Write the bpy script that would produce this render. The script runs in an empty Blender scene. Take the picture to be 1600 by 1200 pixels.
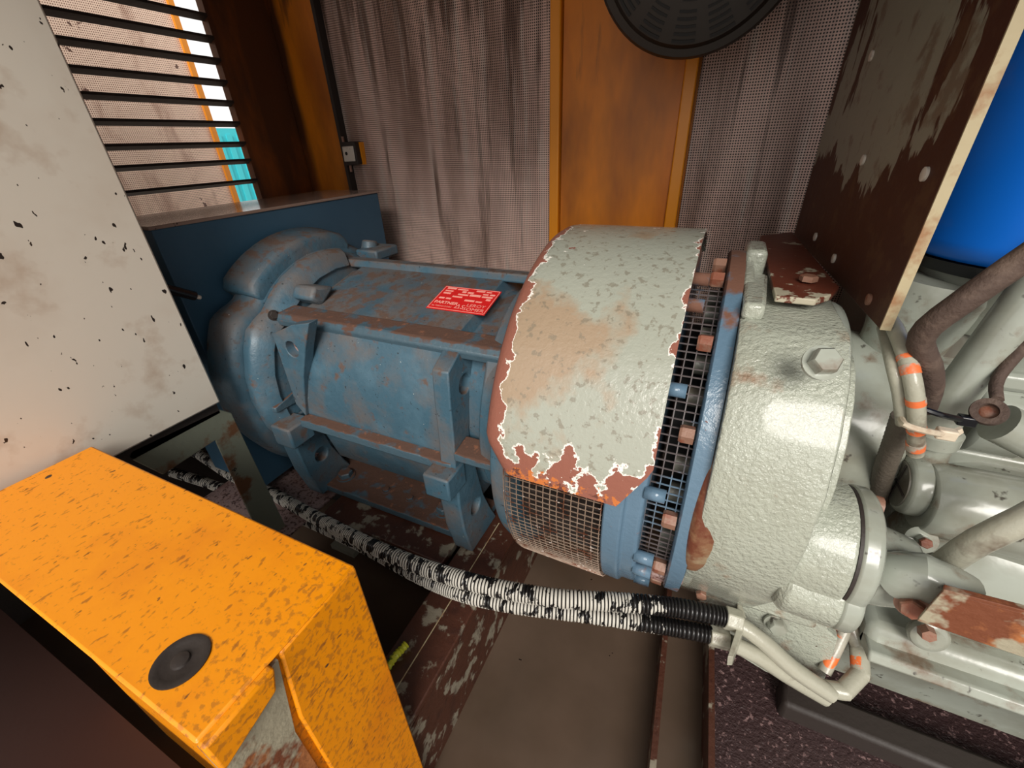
import bpy, bmesh, math, random
import numpy as np
from mathutils import Vector, Matrix
random.seed(7)
sc = bpy.context.scene
COL = sc.collection
PI = math.pi

# ------------------------------------------------------------------ camera
# The shaft of the machine is the world X axis; +Y is into the enclosure, Z up.
F = 658.787
RX = np.array((0.904966, 0.181, -0.384633)); 
_a = np.array((-1550., -310.)); _b = np.array((50., 1150.))
F = math.sqrt(-float(_a @ _b))
RX = -np.array((_a[0], _a[1], F)); RX /= np.linalg.norm(RX)
RZ = -np.array((_b[0], _b[1], F)); RZ /= np.linalg.norm(RZ)
RY = np.cross(RZ, RX)
CAM = np.array((0.0, -0.845, 0.534))
ROT = np.array((RX, RY, RZ))            # image frame -> world

def at(px, py, ax, v):
    """world point seen at pixel (px,py) of the 1600x1200 frame on the plane ax = v"""
    d = ROT @ np.array((px - 800., py - 600., F)); i = 'xyz'.index(ax)
    return Vector(CAM + d * ((v - CAM[i]) / d[i]))

cd = bpy.data.cameras.new('camera'); cam = bpy.data.objects.new('camera', cd); COL.objects.link(cam)
cd.sensor_width = 36; cd.lens = 36 * F / 1600; cd.clip_start = 0.01; cd.clip_end = 200
m = Matrix.Identity(4)
for r in range(3):
    m[r][0] = ROT[r][0]; m[r][1] = -ROT[r][1]; m[r][2] = -ROT[r][2]; m[r][3] = CAM[r]
cam.matrix_world = m
sc.camera = cam

# ------------------------------------------------------------------ light
w = bpy.data.worlds.new('sky'); sc.world = w; w.use_nodes = True
bg = w.node_tree.nodes['Background']
bg.inputs[0].default_value = (1.0, 0.975, 0.95, 1); bg.inputs[1].default_value = 1.1
sd = bpy.data.lights.new('sun', 'SUN'); sun = bpy.data.objects.new('sun', sd); COL.objects.link(sun)
sd.energy = 3.2; sd.angle = math.radians(28); sd.color = (1, .95, .88)
sun.rotation_euler = Vector((-0.30, 0.78, -0.58)).to_track_quat('-Z', 'Y').to_euler()
sc.view_settings.view_transform = 'Standard'; sc.view_settings.look = 'None'
sc.view_settings.gamma = 1; sc.view_settings.use_curve_mapping = False
sc.view_settings.exposure = 0.0

# ------------------------------------------------------------------ materials
def lin(c):
    return tuple(((x/255)/12.92 if x/255 <= .04045 else ((x/255+.055)/1.055)**2.4) for x in c) + (1,)

class Mat:
    def __init__(s, name, base, rough=.5, metal=0., bump=None, layers=(), spec=.5, coat=0.):
        s.m = bpy.data.materials.new(name); s.m.use_nodes = True
        s.nt = s.m.node_tree; s.N = s.nt.nodes; s.L = s.nt.links
        s.bs = s.N['Principled BSDF']
        s.geo = s.N.new('ShaderNodeNewGeometry')
        s.sp = s.N.new('ShaderNodeSeparateXYZ'); s.L.new(s.geo.outputs['Position'], s.sp.inputs[0])
        s.sn = s.N.new('ShaderNodeSeparateXYZ'); s.L.new(s.geo.outputs['Normal'], s.sn.inputs[0])
        s.bs.inputs['Metallic'].default_value = metal
        s.bs.inputs['Specular IOR Level'].default_value = spec
        if coat:
            s.bs.inputs['Coat Weight'].default_value = coat; s.bs.inputs['Coat Roughness'].default_value = .12
        rgb = s.N.new('ShaderNodeRGB'); rgb.outputs[0].default_value = lin(base); col = rgb.outputs[0]
        rv = s.N.new('ShaderNodeValue'); rv.outputs[0].default_value = rough; ro = rv.outputs[0]
        for l in layers:
            f = s.factor(l)
            mx = s.N.new('ShaderNodeMix'); mx.data_type = 'RGBA'
            s.L.new(f, mx.inputs[0]); s.L.new(col, mx.inputs[6]); mx.inputs[7].default_value = lin(l['c'])
            col = mx.outputs[2]
            if 'r' in l:
                m2 = s.N.new('ShaderNodeMix'); s.L.new(f, m2.inputs[0]); s.L.new(ro, m2.inputs[2]); m2.inputs[3].default_value = l['r']
                ro = m2.outputs[0]
        s.col = col
        s.L.new(col, s.bs.inputs['Base Color']); s.L.new(ro, s.bs.inputs['Roughness'])
        if bump:
            n = s.noise(bump[0], 3, bump[2] if len(bump) > 2 else (1, 1, 1))
            b = s.N.new('ShaderNodeBump'); b.inputs['Strength'].default_value = bump[1]; b.inputs['Distance'].default_value = .004
            s.L.new(n, b.inputs['Height']); s.L.new(b.outputs[0], s.bs.inputs['Normal'])
    def noise(s, scale, detail=4, st=(1, 1, 1), off=0.):
        mp = s.N.new('ShaderNodeMapping'); mp.inputs['Scale'].default_value = st
        mp.inputs['Location'].default_value = (off, off*.7, off*1.3)
        s.L.new(s.geo.outputs['Position'], mp.inputs[0])
        n = s.N.new('ShaderNodeTexNoise'); n.inputs['Scale'].default_value = scale; n.inputs['Detail'].default_value = detail
        n.inputs['Roughness'].default_value = .6
        s.L.new(mp.outputs[0], n.inputs['Vector']); return n.outputs[0]
    def math(s, op, a, b, clamp=False):
        n = s.N.new('ShaderNodeMath'); n.operation = op; n.use_clamp = clamp
        for i, v in enumerate((a, b)):
            if isinstance(v, (int, float)): n.inputs[i].default_value = v
            else: s.L.new(v, n.inputs[i])
        return n.outputs[0]
    def maprange(s, v, a, b, c=0., d=1.):
        n = s.N.new('ShaderNodeMapRange'); n.inputs[1].default_value = a; n.inputs[2].default_value = b
        n.inputs[3].default_value = c; n.inputs[4].default_value = d; s.L.new(v, n.inputs[0]); return n.outputs[0]
    def factor(s, l):
        v = s.noise(l.get('s', 8), l.get('d', 5), l.get('st', (1, 1, 1)), l.get('o', 0.))
        for (ax, a, b, wt) in l.get('g', ()):
            src = s.sn.outputs[2] if ax == 'n' else s.sp.outputs['xyz'.index(ax)]
            v = s.math('ADD', v, s.maprange(src, a, b, 0., wt))
        f = s.maprange(v, l['t'][0], l['t'][1])
        return s.math('MULTIPLY', f, l.get('a', 1.))

def M(*a, **k): return Mat(*a, **k).m
RUST = (92, 50, 32); RUST2 = (140, 78, 48); DUST = (128, 100, 78)
m_blue = M('blue_paint', (64, 94, 110), .4, bump=(90, .25), layers=[
    dict(c=(90, 120, 136), s=14, t=(.5, .75), a=.6),
    dict(c=(104, 92, 84), s=9, t=(.47, .68), a=.72, r=.75, g=[('n', .25, .8, .12)]),
    dict(c=(96, 70, 54), s=30, t=(.60, .70), a=.8, r=.9, g=[('n', .6, 1, .12)]),
    dict(c=(30, 34, 36), s=130, d=2, t=(.68, .72), a=.8),
    dict(c=(225, 225, 215), s=150, d=2, t=(.765, .78), o=3)])
m_blue_clean = M('blue_paint_plain', (52, 88, 112), .5, bump=(120, .08), layers=[
    dict(c=(66, 102, 124), s=5, t=(.4, .8), a=.5)])
m_boxtop = M('pale_lid', (150, 128, 116), .14, bump=(60, .05), layers=[  # pale smooth lid colour under dark specks
    dict(c=(60, 50, 46), s=90, d=2, t=(.68, .72))])
m_blue_rust = M('blue_paint_rusty', (68, 90, 102), .45, bump=(70, .4), layers=[
    dict(c=(88, 62, 50), s=18, t=(.58, .70), r=.9, g=[('n', .3, .85, .24)]), dict(c=(128, 84, 62), s=45, t=(.66, .74), r=.9, g=[('n', .5, .9, .06)])])
m_blue_light = M('blue_flange_paint', (92, 118, 138), .24, bump=(90, .3), layers=[
    dict(c=(112, 76, 60), s=16, t=(.62, .72), r=.85, g=[('z', .22, .33, .25), ('z', -.2, -.34, .15)]),
    dict(c=(120, 72, 55), s=45, t=(.70, .73), r=.9)])
GREY = (166, 170, 156)
m_grey = M('engine_paint', GREY, .17, bump=(130, 1.0), coat=.5, layers=[
    dict(c=(140, 140, 124), s=6, t=(.5, .8), a=.6),
    dict(c=(134, 98, 70), s=13, t=(.59, .70), a=.75, r=.7),
    dict(c=(66, 52, 44), s=70, d=3, t=(.72, .76))])
m_grey_smooth = M('engine_paint_smooth', (158, 163, 152), .22, bump=(30, .15), coat=.2, layers=[
    dict(c=(120, 116, 100), s=6, t=(.42, .72), a=.8),
    dict(c=(104, 78, 56), s=13, t=(.57, .68), a=.8, r=.6),
    dict(c=(48, 38, 32), s=40, d=3, t=(.66, .72), a=.8)])
m_grey_dark = M('grimy_casting_paint', (104, 104, 94), .4, bump=(60, .3), layers=[
    dict(c=(86, 72, 60), s=9, t=(.5, .7), a=.7)])
m_hood = M('hood_paint', (160, 163, 150), .24, coat=.3, bump=(120, .3), layers=[
    dict(c=(158, 130, 102), s=6, t=(.45, .55), a=.8, r=.5, st=(1, 1, .7), g=[('z', .28, .36, -.12), ('x', -.10, -.04, -.14)]),
    dict(c=(120, 112, 96), s=75, d=3, t=(.58, .64), a=.6),
    dict(c=(238, 233, 224), s=24, d=6, t=(.704, .716), a=.9, r=.6, g=[('x', -.250, -.285, .42), ('z', .150, .070, .36), ('x', -.042, -.024, .24)]),
    dict(c=(138, 84, 68), s=24, d=6, t=(.742, .750), r=.85, g=[('x', -.250, -.285, .42), ('z', .150, .070, .36), ('x', -.042, -.024, .24)]),
    dict(c=(190, 108, 50), s=75, t=(.86, .90), r=.85, g=[('z', .13, .07, .34)]),
    dict(c=(96, 52, 42), s=55, t=(.88, .94), o=4, r=.85, g=[('z', .13, .07, .34)]),
    dict(c=(128, 66, 52), s=14, t=(.69, .71), r=.85, o=2)])
m_plate = M('flaking_plate_paint', (142, 140, 124), .42, bump=(30, .3), layers=[
    dict(c=(70, 34, 20), s=7, t=(.57, .585), st=(1, 1.5, .45), r=.6, g=[('z', .52, .42, .30), ('y', .05, -.15, .16)]),
    dict(c=(92, 62, 38), s=22, t=(.56, .66), a=.6, g=[('y', .1, -.1, .06)]),
    dict(c=(176, 170, 150), s=16, t=(.745, .75), st=(1, 1, .5))])
m_plate_edge = M('plate_edge', (186, 172, 138), .6, bump=(40, .3), layers=[dict(c=(150, 100, 62), s=22, t=(.5, .65), a=.8)])
m_tab = M('tab_paint', (98, 46, 30), .5, bump=(50, .3), layers=[
    dict(c=(176, 168, 146), s=16, t=(.6, .62), g=[('y', .0, -.11, .12)])])
m_rustbar = M('rusty_bar', (112, 60, 34), .7, bump=(60, .6), layers=[
    dict(c=(172, 108, 60), s=20, t=(.5, .65)), dict(c=(158, 150, 128), s=8, t=(.56, .6), g=[('x', .36, .24, .16)])])
m_pocket = M('rusty_web', (128, 92, 66), .5, bump=(60, .5), layers=[dict(c=(104, 56, 38), s=22, t=(.48, .6)), dict(c=(150, 132, 104), s=12, t=(.58, .66), a=.8)])
m_frame = M('frame_paint', (74, 42, 30), .45, bump=(60, .5), layers=[
    dict(c=(138, 130, 114), s=17, t=(.55, .60), r=.4), dict(c=(54, 30, 24), s=30, t=(.55, .7), a=.7)])
m_rustplate = M('pitted_plate', (158, 134, 130), .3, bump=(90, .6), layers=[
    dict(c=(80, 56, 52), s=120, d=3, t=(.52, .62)), dict(c=(112, 66, 52), s=8, t=(.52, .68), a=.6)])
m_orange = M('orange_paint', (242, 148, 2), .38, bump=(50, .08), layers=[
    dict(c=(208, 108, 12), s=5, t=(.5, .75), a=.6),
    dict(c=(110, 64, 24), s=110, d=3, t=(.665, .70), st=(1, .45, 1), r=.7, a=.9),
    dict(c=(150, 84, 22), s=120, d=2, t=(.62, .68), st=(1, .45, 1), r=.6, a=.7),
    dict(c=(64, 44, 32), s=36, d=2, t=(.725, .735), st=(1, .7, 1), r=.7),
    dict(c=(150, 88, 24), s=120, t=(.60, .68), a=.55, r=.6, g=[('x', -.44, -.36, .08)])])
m_orange_wall = M('orange_wall_paint', (228, 132, 10), .45, bump=(30, .1), layers=[
    dict(c=(58, 30, 18), s=2.4, t=(.50, .75), a=.95, st=(1.2, 1.6, .4), g=[('x', -1.54, -1.60, .5)]),  # dirt patches; extra darkness on the left wall paints in its shade
    dict(c=(176, 92, 14), s=3.2, t=(.48, .7), a=.7, st=(1.6, 1.6, .5)),
    dict(c=(84, 44, 16), s=5, t=(.60, .70), a=.8, st=(2.2, 2.2, .35), g=[('z', .6, 1.1, .1)])])  # brown streaks, thickened upwards to paint in the shade under the ceiling
m_step_shade = M('shaded_orange_paint', (44, 18, 8), .6, bump=(30, .1))  # orange paint in shade, the shade mixed into this dark brown
m_orange_trim = M('orange_trim', (235, 146, 26), .4)
m_white = M('cabinet_enamel', (214, 206, 192), .42, bump=(15, .05), layers=[
    dict(c=(188, 168, 148), s=3.2, t=(.45, .75), a=.55),
    dict(c=(160, 126, 96), s=7, t=(.56, .7), a=.6, g=[('z', .22, .04, .12)]),
    dict(c=(40, 30, 26), s=78, d=2, t=(.695, .705), st=(1, 1, .6)),
    dict(c=(60, 44, 34), s=60, d=3, t=(.715, .73), st=(1, 1, .8))])
m_stand = M('stand_paint', (112, 116, 102), .5, bump=(40, .2), layers=[
    dict(c=(96, 62, 36), s=9, t=(.58, .66), r=.8), dict(c=(36, 30, 26), s=50, t=(.7, .73))])
m_dark = M('dark_metal', (44, 36, 32), .6, bump=(50, .3))
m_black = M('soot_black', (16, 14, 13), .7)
m_lid = M('air_cleaner_paint', (34, 27, 21), .5)
m_floor = M('wet_sump_floor', (92, 76, 64), .2, bump=(8, .04), layers=[
    dict(c=(78, 64, 52), s=3, t=(.4, .7)), dict(c=(34, 26, 22), s=38, d=2, t=(.76, .77)), ])
m_grit = M('gritty_oily_plate', (60, 44, 44), .35, bump=(120, 1.0), layers=[dict(c=(130, 104, 102), s=110, d=2, t=(.6, .68))])
m_brownhose = M('dusty_rubber', (78, 62, 54), .8, bump=(110, .6), layers=[dict(c=(112, 94, 82), s=30, t=(.5, .7), a=.8)])
m_tube = M('painted_loom', (164, 162, 146), .25, bump=(70, .3), layers=[
    dict(c=(96, 78, 64), s=12, t=(.54, .66), a=.85), dict(c=(222, 112, 58), s=17, t=(.665, .675), o=5)])
m_tube2 = M('painted_loom_orange', (168, 164, 150), .28, bump=(60, .3), layers=[
    dict(c=(232, 118, 60), s=13, t=(.545, .555), st=(.5, .5, 3.2), o=3), dict(c=(96, 78, 66), s=14, t=(.62, .7), a=.8)])
m_band = M('orange_tape', (222, 112, 62), .45, bump=(60, .3), layers=[dict(c=(170, 160, 146), s=40, t=(.52, .6))])
m_tubedull = M('grimy_loom', (92, 84, 74), .5, bump=(160, .5))
m_cond = M('peeling_conduit', (20, 18, 18), .25, bump=(60, .05), layers=[
    dict(c=(190, 186, 176), s=40, d=4, t=(.45, .465), r=.5, st=(1.6, .8, .8), g=[('x', -.01, .07, -.30), ('x', -.35, -.55, -.02)])])
m_groove = M('conduit_groove', (18, 16, 16), .4)
m_condgrey = M('grey_conduit', (112, 108, 102), .45)
m_bolt_rust = M('rusty_bolt', (140, 104, 86), .5, bump=(90, .3), layers=[dict(c=(132, 78, 58), s=40, t=(.5, .6))])
m_steel = M('bright_steel', (205, 196, 184), .35, layers=[dict(c=(120, 100, 90), s=40, t=(.6, .7), a=.7)])
m_wire = M('rusty_wire', (152, 132, 116), .4, metal=.35, layers=[dict(c=(110, 66, 46), s=30, t=(.5, .6)), dict(c=(212, 200, 190), s=60, t=(.62, .66))])
m_wiredark = M('grimy_wire', (92, 84, 84), .5, layers=[dict(c=(100, 128, 150), s=10, t=(.55, .62), a=.8)])
m_canblue = M('canister_blue', (12, 120, 238), .35, bump=(12, .06), layers=[dict(c=(90, 130, 222), s=9, t=(.58, .75), a=.5)])
m_blackrub = M('black_plastic', (22, 22, 26), .25)
m_whitetie = M('cream_plastic', (206, 192, 170), .4, layers=[dict(c=(150, 110, 84), s=30, t=(.5, .7), a=.6)])
m_red = M('sticker_red', (214, 34, 34), .3)
m_pink = M('sticker_print', (250, 170, 156), .4)
m_yellow = M('earth_wire_yellow', (206, 208, 60), .4, layers=[dict(c=(60, 110, 50), s=60, t=(.56, .6))])
m_cyan = M('container_cyan', (60, 190, 200), .6)
m_outred = M('outside_red', (190, 70, 50), .6)
m_outblue = M('outside_blue', (30, 110, 190), .6)
m_ground = M('yard_gravel', (150, 140, 130), .9)

def perforated(name, u, base, holes, pitch, r, layers=(), rough=.45):
    """punched sheet: holes on a square grid along world axes u ('x' or 'y') and z"""
    a = Mat(name, base, rough, metal=0., layers=layers)
    def cell(o):
        v = a.math('DIVIDE', o, pitch); v = a.math('FRACT', a.math('ADD', v, 500.), 0.); v = a.math('SUBTRACT', v, .5)
        return a.math('MULTIPLY', v, v)
    d = a.math('SQRT', a.math('ADD', cell(a.sp.outputs['xyz'.index(u)]), cell(a.sp.outputs[2])), 0.)
    f = a.maprange(d, r - .06, r + .06, 1., 0.)
    mx = a.N.new('ShaderNodeMix'); mx.data_type = 'RGBA'
    a.L.new(f, mx.inputs[0]); a.L.new(a.col, mx.inputs[6]); mx.inputs[7].default_value = lin(holes)
    a.L.new(mx.outputs[2], a.bs.inputs['Base Color'])
    b = a.N.new('ShaderNodeBump'); b.invert = True; b.inputs['Strength'].default_value = .5; b.inputs['Distance'].default_value = .002
    a.L.new(f, b.inputs['Height']); a.L.new(b.outputs[0], a.bs.inputs['Normal'])
    return a.m
m_perf = perforated('perforated_lining', 'x', (232, 198, 184), (34, 20, 18), .0064, .30, [
    dict(c=(150, 118, 104), s=4, t=(.42, .66), st=(2.4, 1, .3), a=.85),
    dict(c=(92, 62, 46), s=7, t=(.57, .68), st=(3.5, 1, .22), a=.8, g=[('z', .6, 1.0, .12)]),  # stain streaks, denser up high where ceiling shade is painted in
    dict(c=(226, 214, 204), s=12, t=(.55, .7), st=(3, 1, .2), a=.6)])
m_perf2 = perforated('perforated_panel_bright', 'y', (255, 226, 204), (110, 60, 44), .0064, .25, [
    dict(c=(150, 100, 74), s=5, t=(.5, .7), st=(1, 2, .6), a=.7),
    dict(c=(70, 36, 28), s=11, t=(.655, .67), a=.9)])

# ------------------------------------------------------------------ geometry helpers
class MB:
    def __init__(s): s.b = bmesh.new()
    def box(s, lo, hi):
        x0, y0, z0 = lo; x1, y1, z1 = hi
        v = [s.b.verts.new(p) for p in ((x0,y0,z0),(x1,y0,z0),(x1,y1,z0),(x0,y1,z0),(x0,y0,z1),(x1,y0,z1),(x1,y1,z1),(x0,y1,z1))]
        for f in ((0,3,2,1),(4,5,6,7),(0,1,5,4),(1,2,6,5),(2,3,7,6),(3,0,4,7)): s.b.faces.new([v[i] for i in f])
        return s
    def prism(s, pts, off):
        """closed polygon of 3-D points extruded by the vector off"""
        off = Vector(off); a = [s.b.verts.new(Vector(p)) for p in pts]; c = [s.b.verts.new(Vector(p) + off) for p in pts]
        n = len(a)
        try: s.b.faces.new(a[::-1]); s.b.faces.new(c)
        except ValueError: pass
        for i in range(n): s.b.faces.new((a[i], a[(i+1) % n], c[(i+1) % n], c[i]))
        return s
    def yz(s, poly, x0, x1): return s.prism([(x0, y, z) for y, z in poly], (x1 - x0, 0, 0))
    def xz(s, poly, y0, y1): return s.prism([(x, y0, z) for x, z in poly], (0, y1 - y0, 0))
    def xy(s, poly, z0, z1): return s.prism([(x, y, z0) for x, y in poly], (0, 0, z1 - z0))
    def loft(s, rings, cap=True, closed=True):
        R = [[s.b.verts.new(Vector(p)) for p in r] for r in rings]; n = len(R[0])
        for a, c in zip(R, R[1:]):
            for i in range(n if closed else n-1): s.b.faces.new((a[i], a[(i+1) % n], c[(i+1) % n], c[i]))
        if cap and closed: s.b.faces.new(R[0][::-1]); s.b.faces.new(R[-1])
        return s
    def lathe(s, prof, cy=0, cz=0, n=96, rf=None, cap=True):
        """prof: (x, r) round an axis parallel to X at (cy,cz)"""
        rings = []
        for x, r in prof:
            ring = []
            for i in range(n):
                t = 2*PI*i/n; k = rf(t, x) if rf else 1
                ring.append((x, cy - math.cos(t)*r*k, cz + math.sin(t)*r*k))
            rings.append(ring)
        return s.loft(rings, cap)
    def turn(s, prof, o, ax, n=32, cap=True):
        """prof: (h, r) along the direction ax from o"""
        ax = Vector(ax).normalized(); u = ax.orthogonal().normalized(); v = ax.cross(u); o = Vector(o)
        return s.loft([[o + ax*h + (u*math.cos(2*PI*i/n) + v*math.sin(2*PI*i/n))*r for i in range(n)] for h, r in prof], cap)
    def cyl(s, p0, p1, r, n=16, r1=None):
        p0 = Vector(p0); p1 = Vector(p1); return s.turn([(0, r), ((p1-p0).length, r if r1 is None else r1)], p0, p1-p0, n)
    def tube(s, path, r, n=12, step=None, rf=None):
        P = [Vector(p) for p in path]; pts = []
        for i in range(len(P)-1):
            p0 = P[max(i-1, 0)]; p1 = P[i]; p2 = P[i+1]; p3 = P[min(i+2, len(P)-1)]
            k = max(2, int((p2-p1).length/(step or r*1.2)))
            for j in range(k):
                t = j/k
                pts.append(.5*((2*p1) + (p2-p0)*t + (2*p0-5*p1+4*p2-p3)*t*t + (3*p1-p0-3*p2+p3)*t**3))
        pts.append(P[-1]); u = None; rings = []; L = 0
        for i, p in enumerate(pts):
            t = (pts[min(i+1, len(pts)-1)] - pts[max(i-1, 0)]).normalized()
            u = t.orthogonal().normalized() if u is None else (u - t*u.dot(t)).normalized()
            v = t.cross(u)
            if i: L += (p - pts[i-1]).length
            rr = rf(L, i) if rf else r
            rings.append([p + (u*math.cos(2*PI*k/n) + v*math.sin(2*PI*k/n))*rr for k in range(n)])
        return s.loft(rings)
    def wire(s, path, r, n=4, closed=False):
        P = [Vector(p) for p in path]; rings = []; u = None; N = len(P)
        for i, p in enumerate(P):
            t = (P[min(i+1, N-1)] - P[max(i-1, 0)]).normalized()
            u = t.orthogonal().normalized() if u is None else (u - t*u.dot(t)).normalized(); v = t.cross(u)
            rings.append([p + (u*math.cos(2*PI*k/n) + v*math.sin(2*PI*k/n))*r for k in range(n)])
        return s.loft(rings)
    def hexhead(s, o, ax, r, h, washer=True, n=6, rot=0.):
        ax = Vector(ax).normalized(); u = ax.orthogonal().normalized(); v = ax.cross(u); o = Vector(o)
        if washer: s.turn([(0, r*1.3), (h*.22, r*1.3)], o, ax, 24)
        ring = lambda hh, k: [o + ax*hh + (u*math.cos(rot+2*PI*i/n) + v*math.sin(rot+2*PI*i/n))*r*k for i in range(n)]
        return s.loft([ring(h*.15, 1), ring(h*.85, 1), ring(h, .86)])
    def build(s, name, mat, parent=None, bevel=0., smooth=True, seg=2, kind=None, label=None):
        bmesh.ops.recalc_face_normals(s.b, faces=s.b.faces)
        me = bpy.data.meshes.new(name)
        if parent is not None:
            off = WORLD[parent.name]
            for v in s.b.verts: v.co -= off
        s.b.to_mesh(me); s.b.free(); me.materials.append(mat)
        o = bpy.data.objects.new(name, me); COL.objects.link(o)
        if parent is not None:
            o.parent = parent; WORLD[o.name] = WORLD[parent.name]
        else: WORLD[o.name] = Vector()
        if bevel:
            b = o.modifiers.new('bevel', 'BEVEL'); b.width = bevel; b.segments = seg; b.limit_method = 'ANGLE'; b.angle_limit = math.radians(35)
            b.harden_normals = False
        if smooth:
            me.polygons.foreach_set('use_smooth', [True]*len(me.polygons))
            try: me.set_sharp_from_angle(angle=math.radians(38))
            except Exception: pass
        if kind: o['kind'] = kind
        if label: o['label'] = label
        return o
WORLD = {}
def thing(name, label, cat, loc=(0, 0, 0), group=None):
    o = bpy.data.objects.new(name, None); COL.objects.link(o); o.location = loc; WORLD[o.name] = Vector(loc)
    o.empty_display_size = .05
    o['label'] = label; o['category'] = cat
    if group: o['group'] = group
    return o
def tag(o, label, cat, group=None):
    o['label'] = label; o['category'] = cat
    if group: o['group'] = group
    return o
def struct(o): o['kind'] = 'structure'; return o
def copy_mesh(src, parent, loc, rot=None):
    o = src.copy(); COL.objects.link(o); o.parent = parent; o.location = loc
    if rot is not None: o.rotation_euler = rot
    return o
def bolt_mesh(name, r, h, mat, ax=(0, 0, 1), washer=True):
    """a bolt head mesh at the origin pointing along ax; used as shared data"""
    b = MB(); b.hexhead((0, 0, 0), ax, r, h, washer)
    bmesh.ops.recalc_face_normals(b.b, faces=b.b.faces)
    me = bpy.data.meshes.new(name); b.b.to_mesh(me); b.b.free(); me.materials.append(mat); return me
def put(name, me, parent, p, label=None):
    o = bpy.data.objects.new(name, me); COL.objects.link(o); o.parent = parent
    o.location = Vector(p) - (WORLD[parent.name] if parent else Vector())
    if label: o['label'] = label
    return o
def arc(r, a0, a1, n, cy=0, cz=0):
    """points (y,z); angle 0 points to -Y (the viewer), 90 up"""
    return [(cy - math.cos(math.radians(a0+(a1-a0)*i/n))*r, cz + math.sin(math.radians(a0+(a1-a0)*i/n))*r) for i in range(n+1)]

# ================================================================== THE SETTING
FZ = -0.60
YB = 0.60
XL = -1.60
o = struct(MB().box((XL, -1.05, FZ-.05), (2.2, YB+.05, FZ)).build('floor', m_floor))
o = struct(MB().box((-12, -14, -1.5), (12, 12, -1.45)).build('floor_yard', m_ground)); o.name = 'ground'
struct(MB().box((XL, -.95, 1.22), (2.2, YB+.05, 1.26)).build('ceiling', m_dark))
struct(MB().box((2.2, -1.05, FZ), (2.25, YB+.05, 1.26)).build('wall_right', m_dark))
# back wall: insulated shell, two perforated linings, two pressed posts
wb = struct(MB().box((XL, YB+.01, FZ), (2.2, YB+.05, 1.22)).build('wall_back', m_orange_wall))
MB().box((-1.385, YB-.002, FZ), (-.53, YB+.008, 1.22)).build('perforated_panel', m_perf, wb)
MB().box((-.125, YB-.002, FZ), (.9, YB+.008, 1.22)).build('perforated_panel', m_perf, wb)
MB().box((XL, YB-.03, FZ), (-1.39, YB+.01, 1.22)).build('corner_post', m_orange_wall, wb, bevel=.004)
MB().box((-1.392, YB-.034, FZ), (-1.378, YB-.0, 1.22)).build('post_lip', m_dark, wb)
# middle post: a shallow channel with two standing lips
MB().box((-.500, YB-.012, FZ), (-.165, YB, 1.22)).build('middle_post', m_orange_wall, wb)
MB().box((-.535, YB-.030, FZ), (-.503, YB, 1.22)).build('post_lip', m_orange_trim, wb, bevel=.004)
MB().box((-.163, YB-.030, FZ), (-.130, YB, 1.22)).build('post_lip', m_orange_trim, wb, bevel=.004)
# left wall with the louvred opening
wl = struct(MB().box((XL-.03, -1.05, FZ), (XL, YB+.05, .30)).build('wall_left', m_dark))
MB().box((XL-.03, .325, .30), (XL, YB+.05, 1.22)).build('wall_jamb', m_orange_wall, wl)
MB().box((XL-.03, -1.05, .30), (XL, -.75, 1.22)).build('wall_jamb', m_orange_wall, wl)
MB().box((XL-.03, -.75, 1.16), (XL, .325, 1.22)).build('wall_head', m_orange_wall, wl)
sl = MB()
me_sl = None
px_s = [(400, 283), (395, 252), (385, 226), (374, 195), (365, 163), (348, 131), (338, 97), (325, 62), (310, 26)]
zs = [at(x, y, 'x', XL-.01)[2] for x, y in px_s]
zs += [zs[-1] + .065, zs[-1]+.13]
for z in zs:
    if me_sl is None:
        b = MB(); b.prism([(0, -.75, -.007), (.026, -.75, .003), (.026, -.75, .010), (0, -.75, .004)], (0, 1.075, 0))
        bmesh.ops.recalc_face_normals(b.b, faces=b.b.faces)
        me_sl = bpy.data.meshes.new('slat'); b.b.to_mesh(me_sl); b.b.free(); me_sl.materials.append(m_dark)
    s_ = bpy.data.objects.new('slat', me_sl); COL.objects.link(s_); s_.parent = wl; s_.location = (XL - .02, 0, z)
# outer perforated door leaf seen through the louvres
dr = struct(MB().box((-2.055, -1.3, .1), (-2.05, .508, 1.5)).build('door_1', m_perf2))
MB().box((-2.06, .508, .1), (-2.04, .530, 1.5)).build('door_edge', m_orange_trim, dr)
# things out in the yard
oc = thing('shipping_container', 'turquoise container outside in the daylight seen through the louvres', 'container', (-9, 5.5, -1.45))
MB().box((-9.6, 3.7, -1.45), (-8.4, 8, .95)).build('container_body', m_cyan, oc)
b = MB()
for i in range(20): b.box((-8.41, 3.75+i*.2, -1.3), (-8.37, 3.85+i*.2, .85))
b.build('corrugation', m_cyan, oc, kind='stuff')
orr = thing('site_machine', 'red and white machine outside low behind the louvres', 'machine', (-6.4, 3.2, -1.45))
MB().box((-6.8, 2.2, -1.45), (-6.2, 4.2, -.5)).build('chassis', m_outred, orr, bevel=.05)
MB().box((-6.7, 2.5, -.5), (-6.3, 3.0, -.1)).build('cab', m_white, orr, bevel=.05)
b = MB(); b.tube([(-7, 3.15, 1.35), (-7, 3.3, 1.15), (-7, 3.55, .78)], .09)
b.build('blue_pipe', m_outblue, orr)  # blue pipe out in the yard, parented to the machine without touching it

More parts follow.
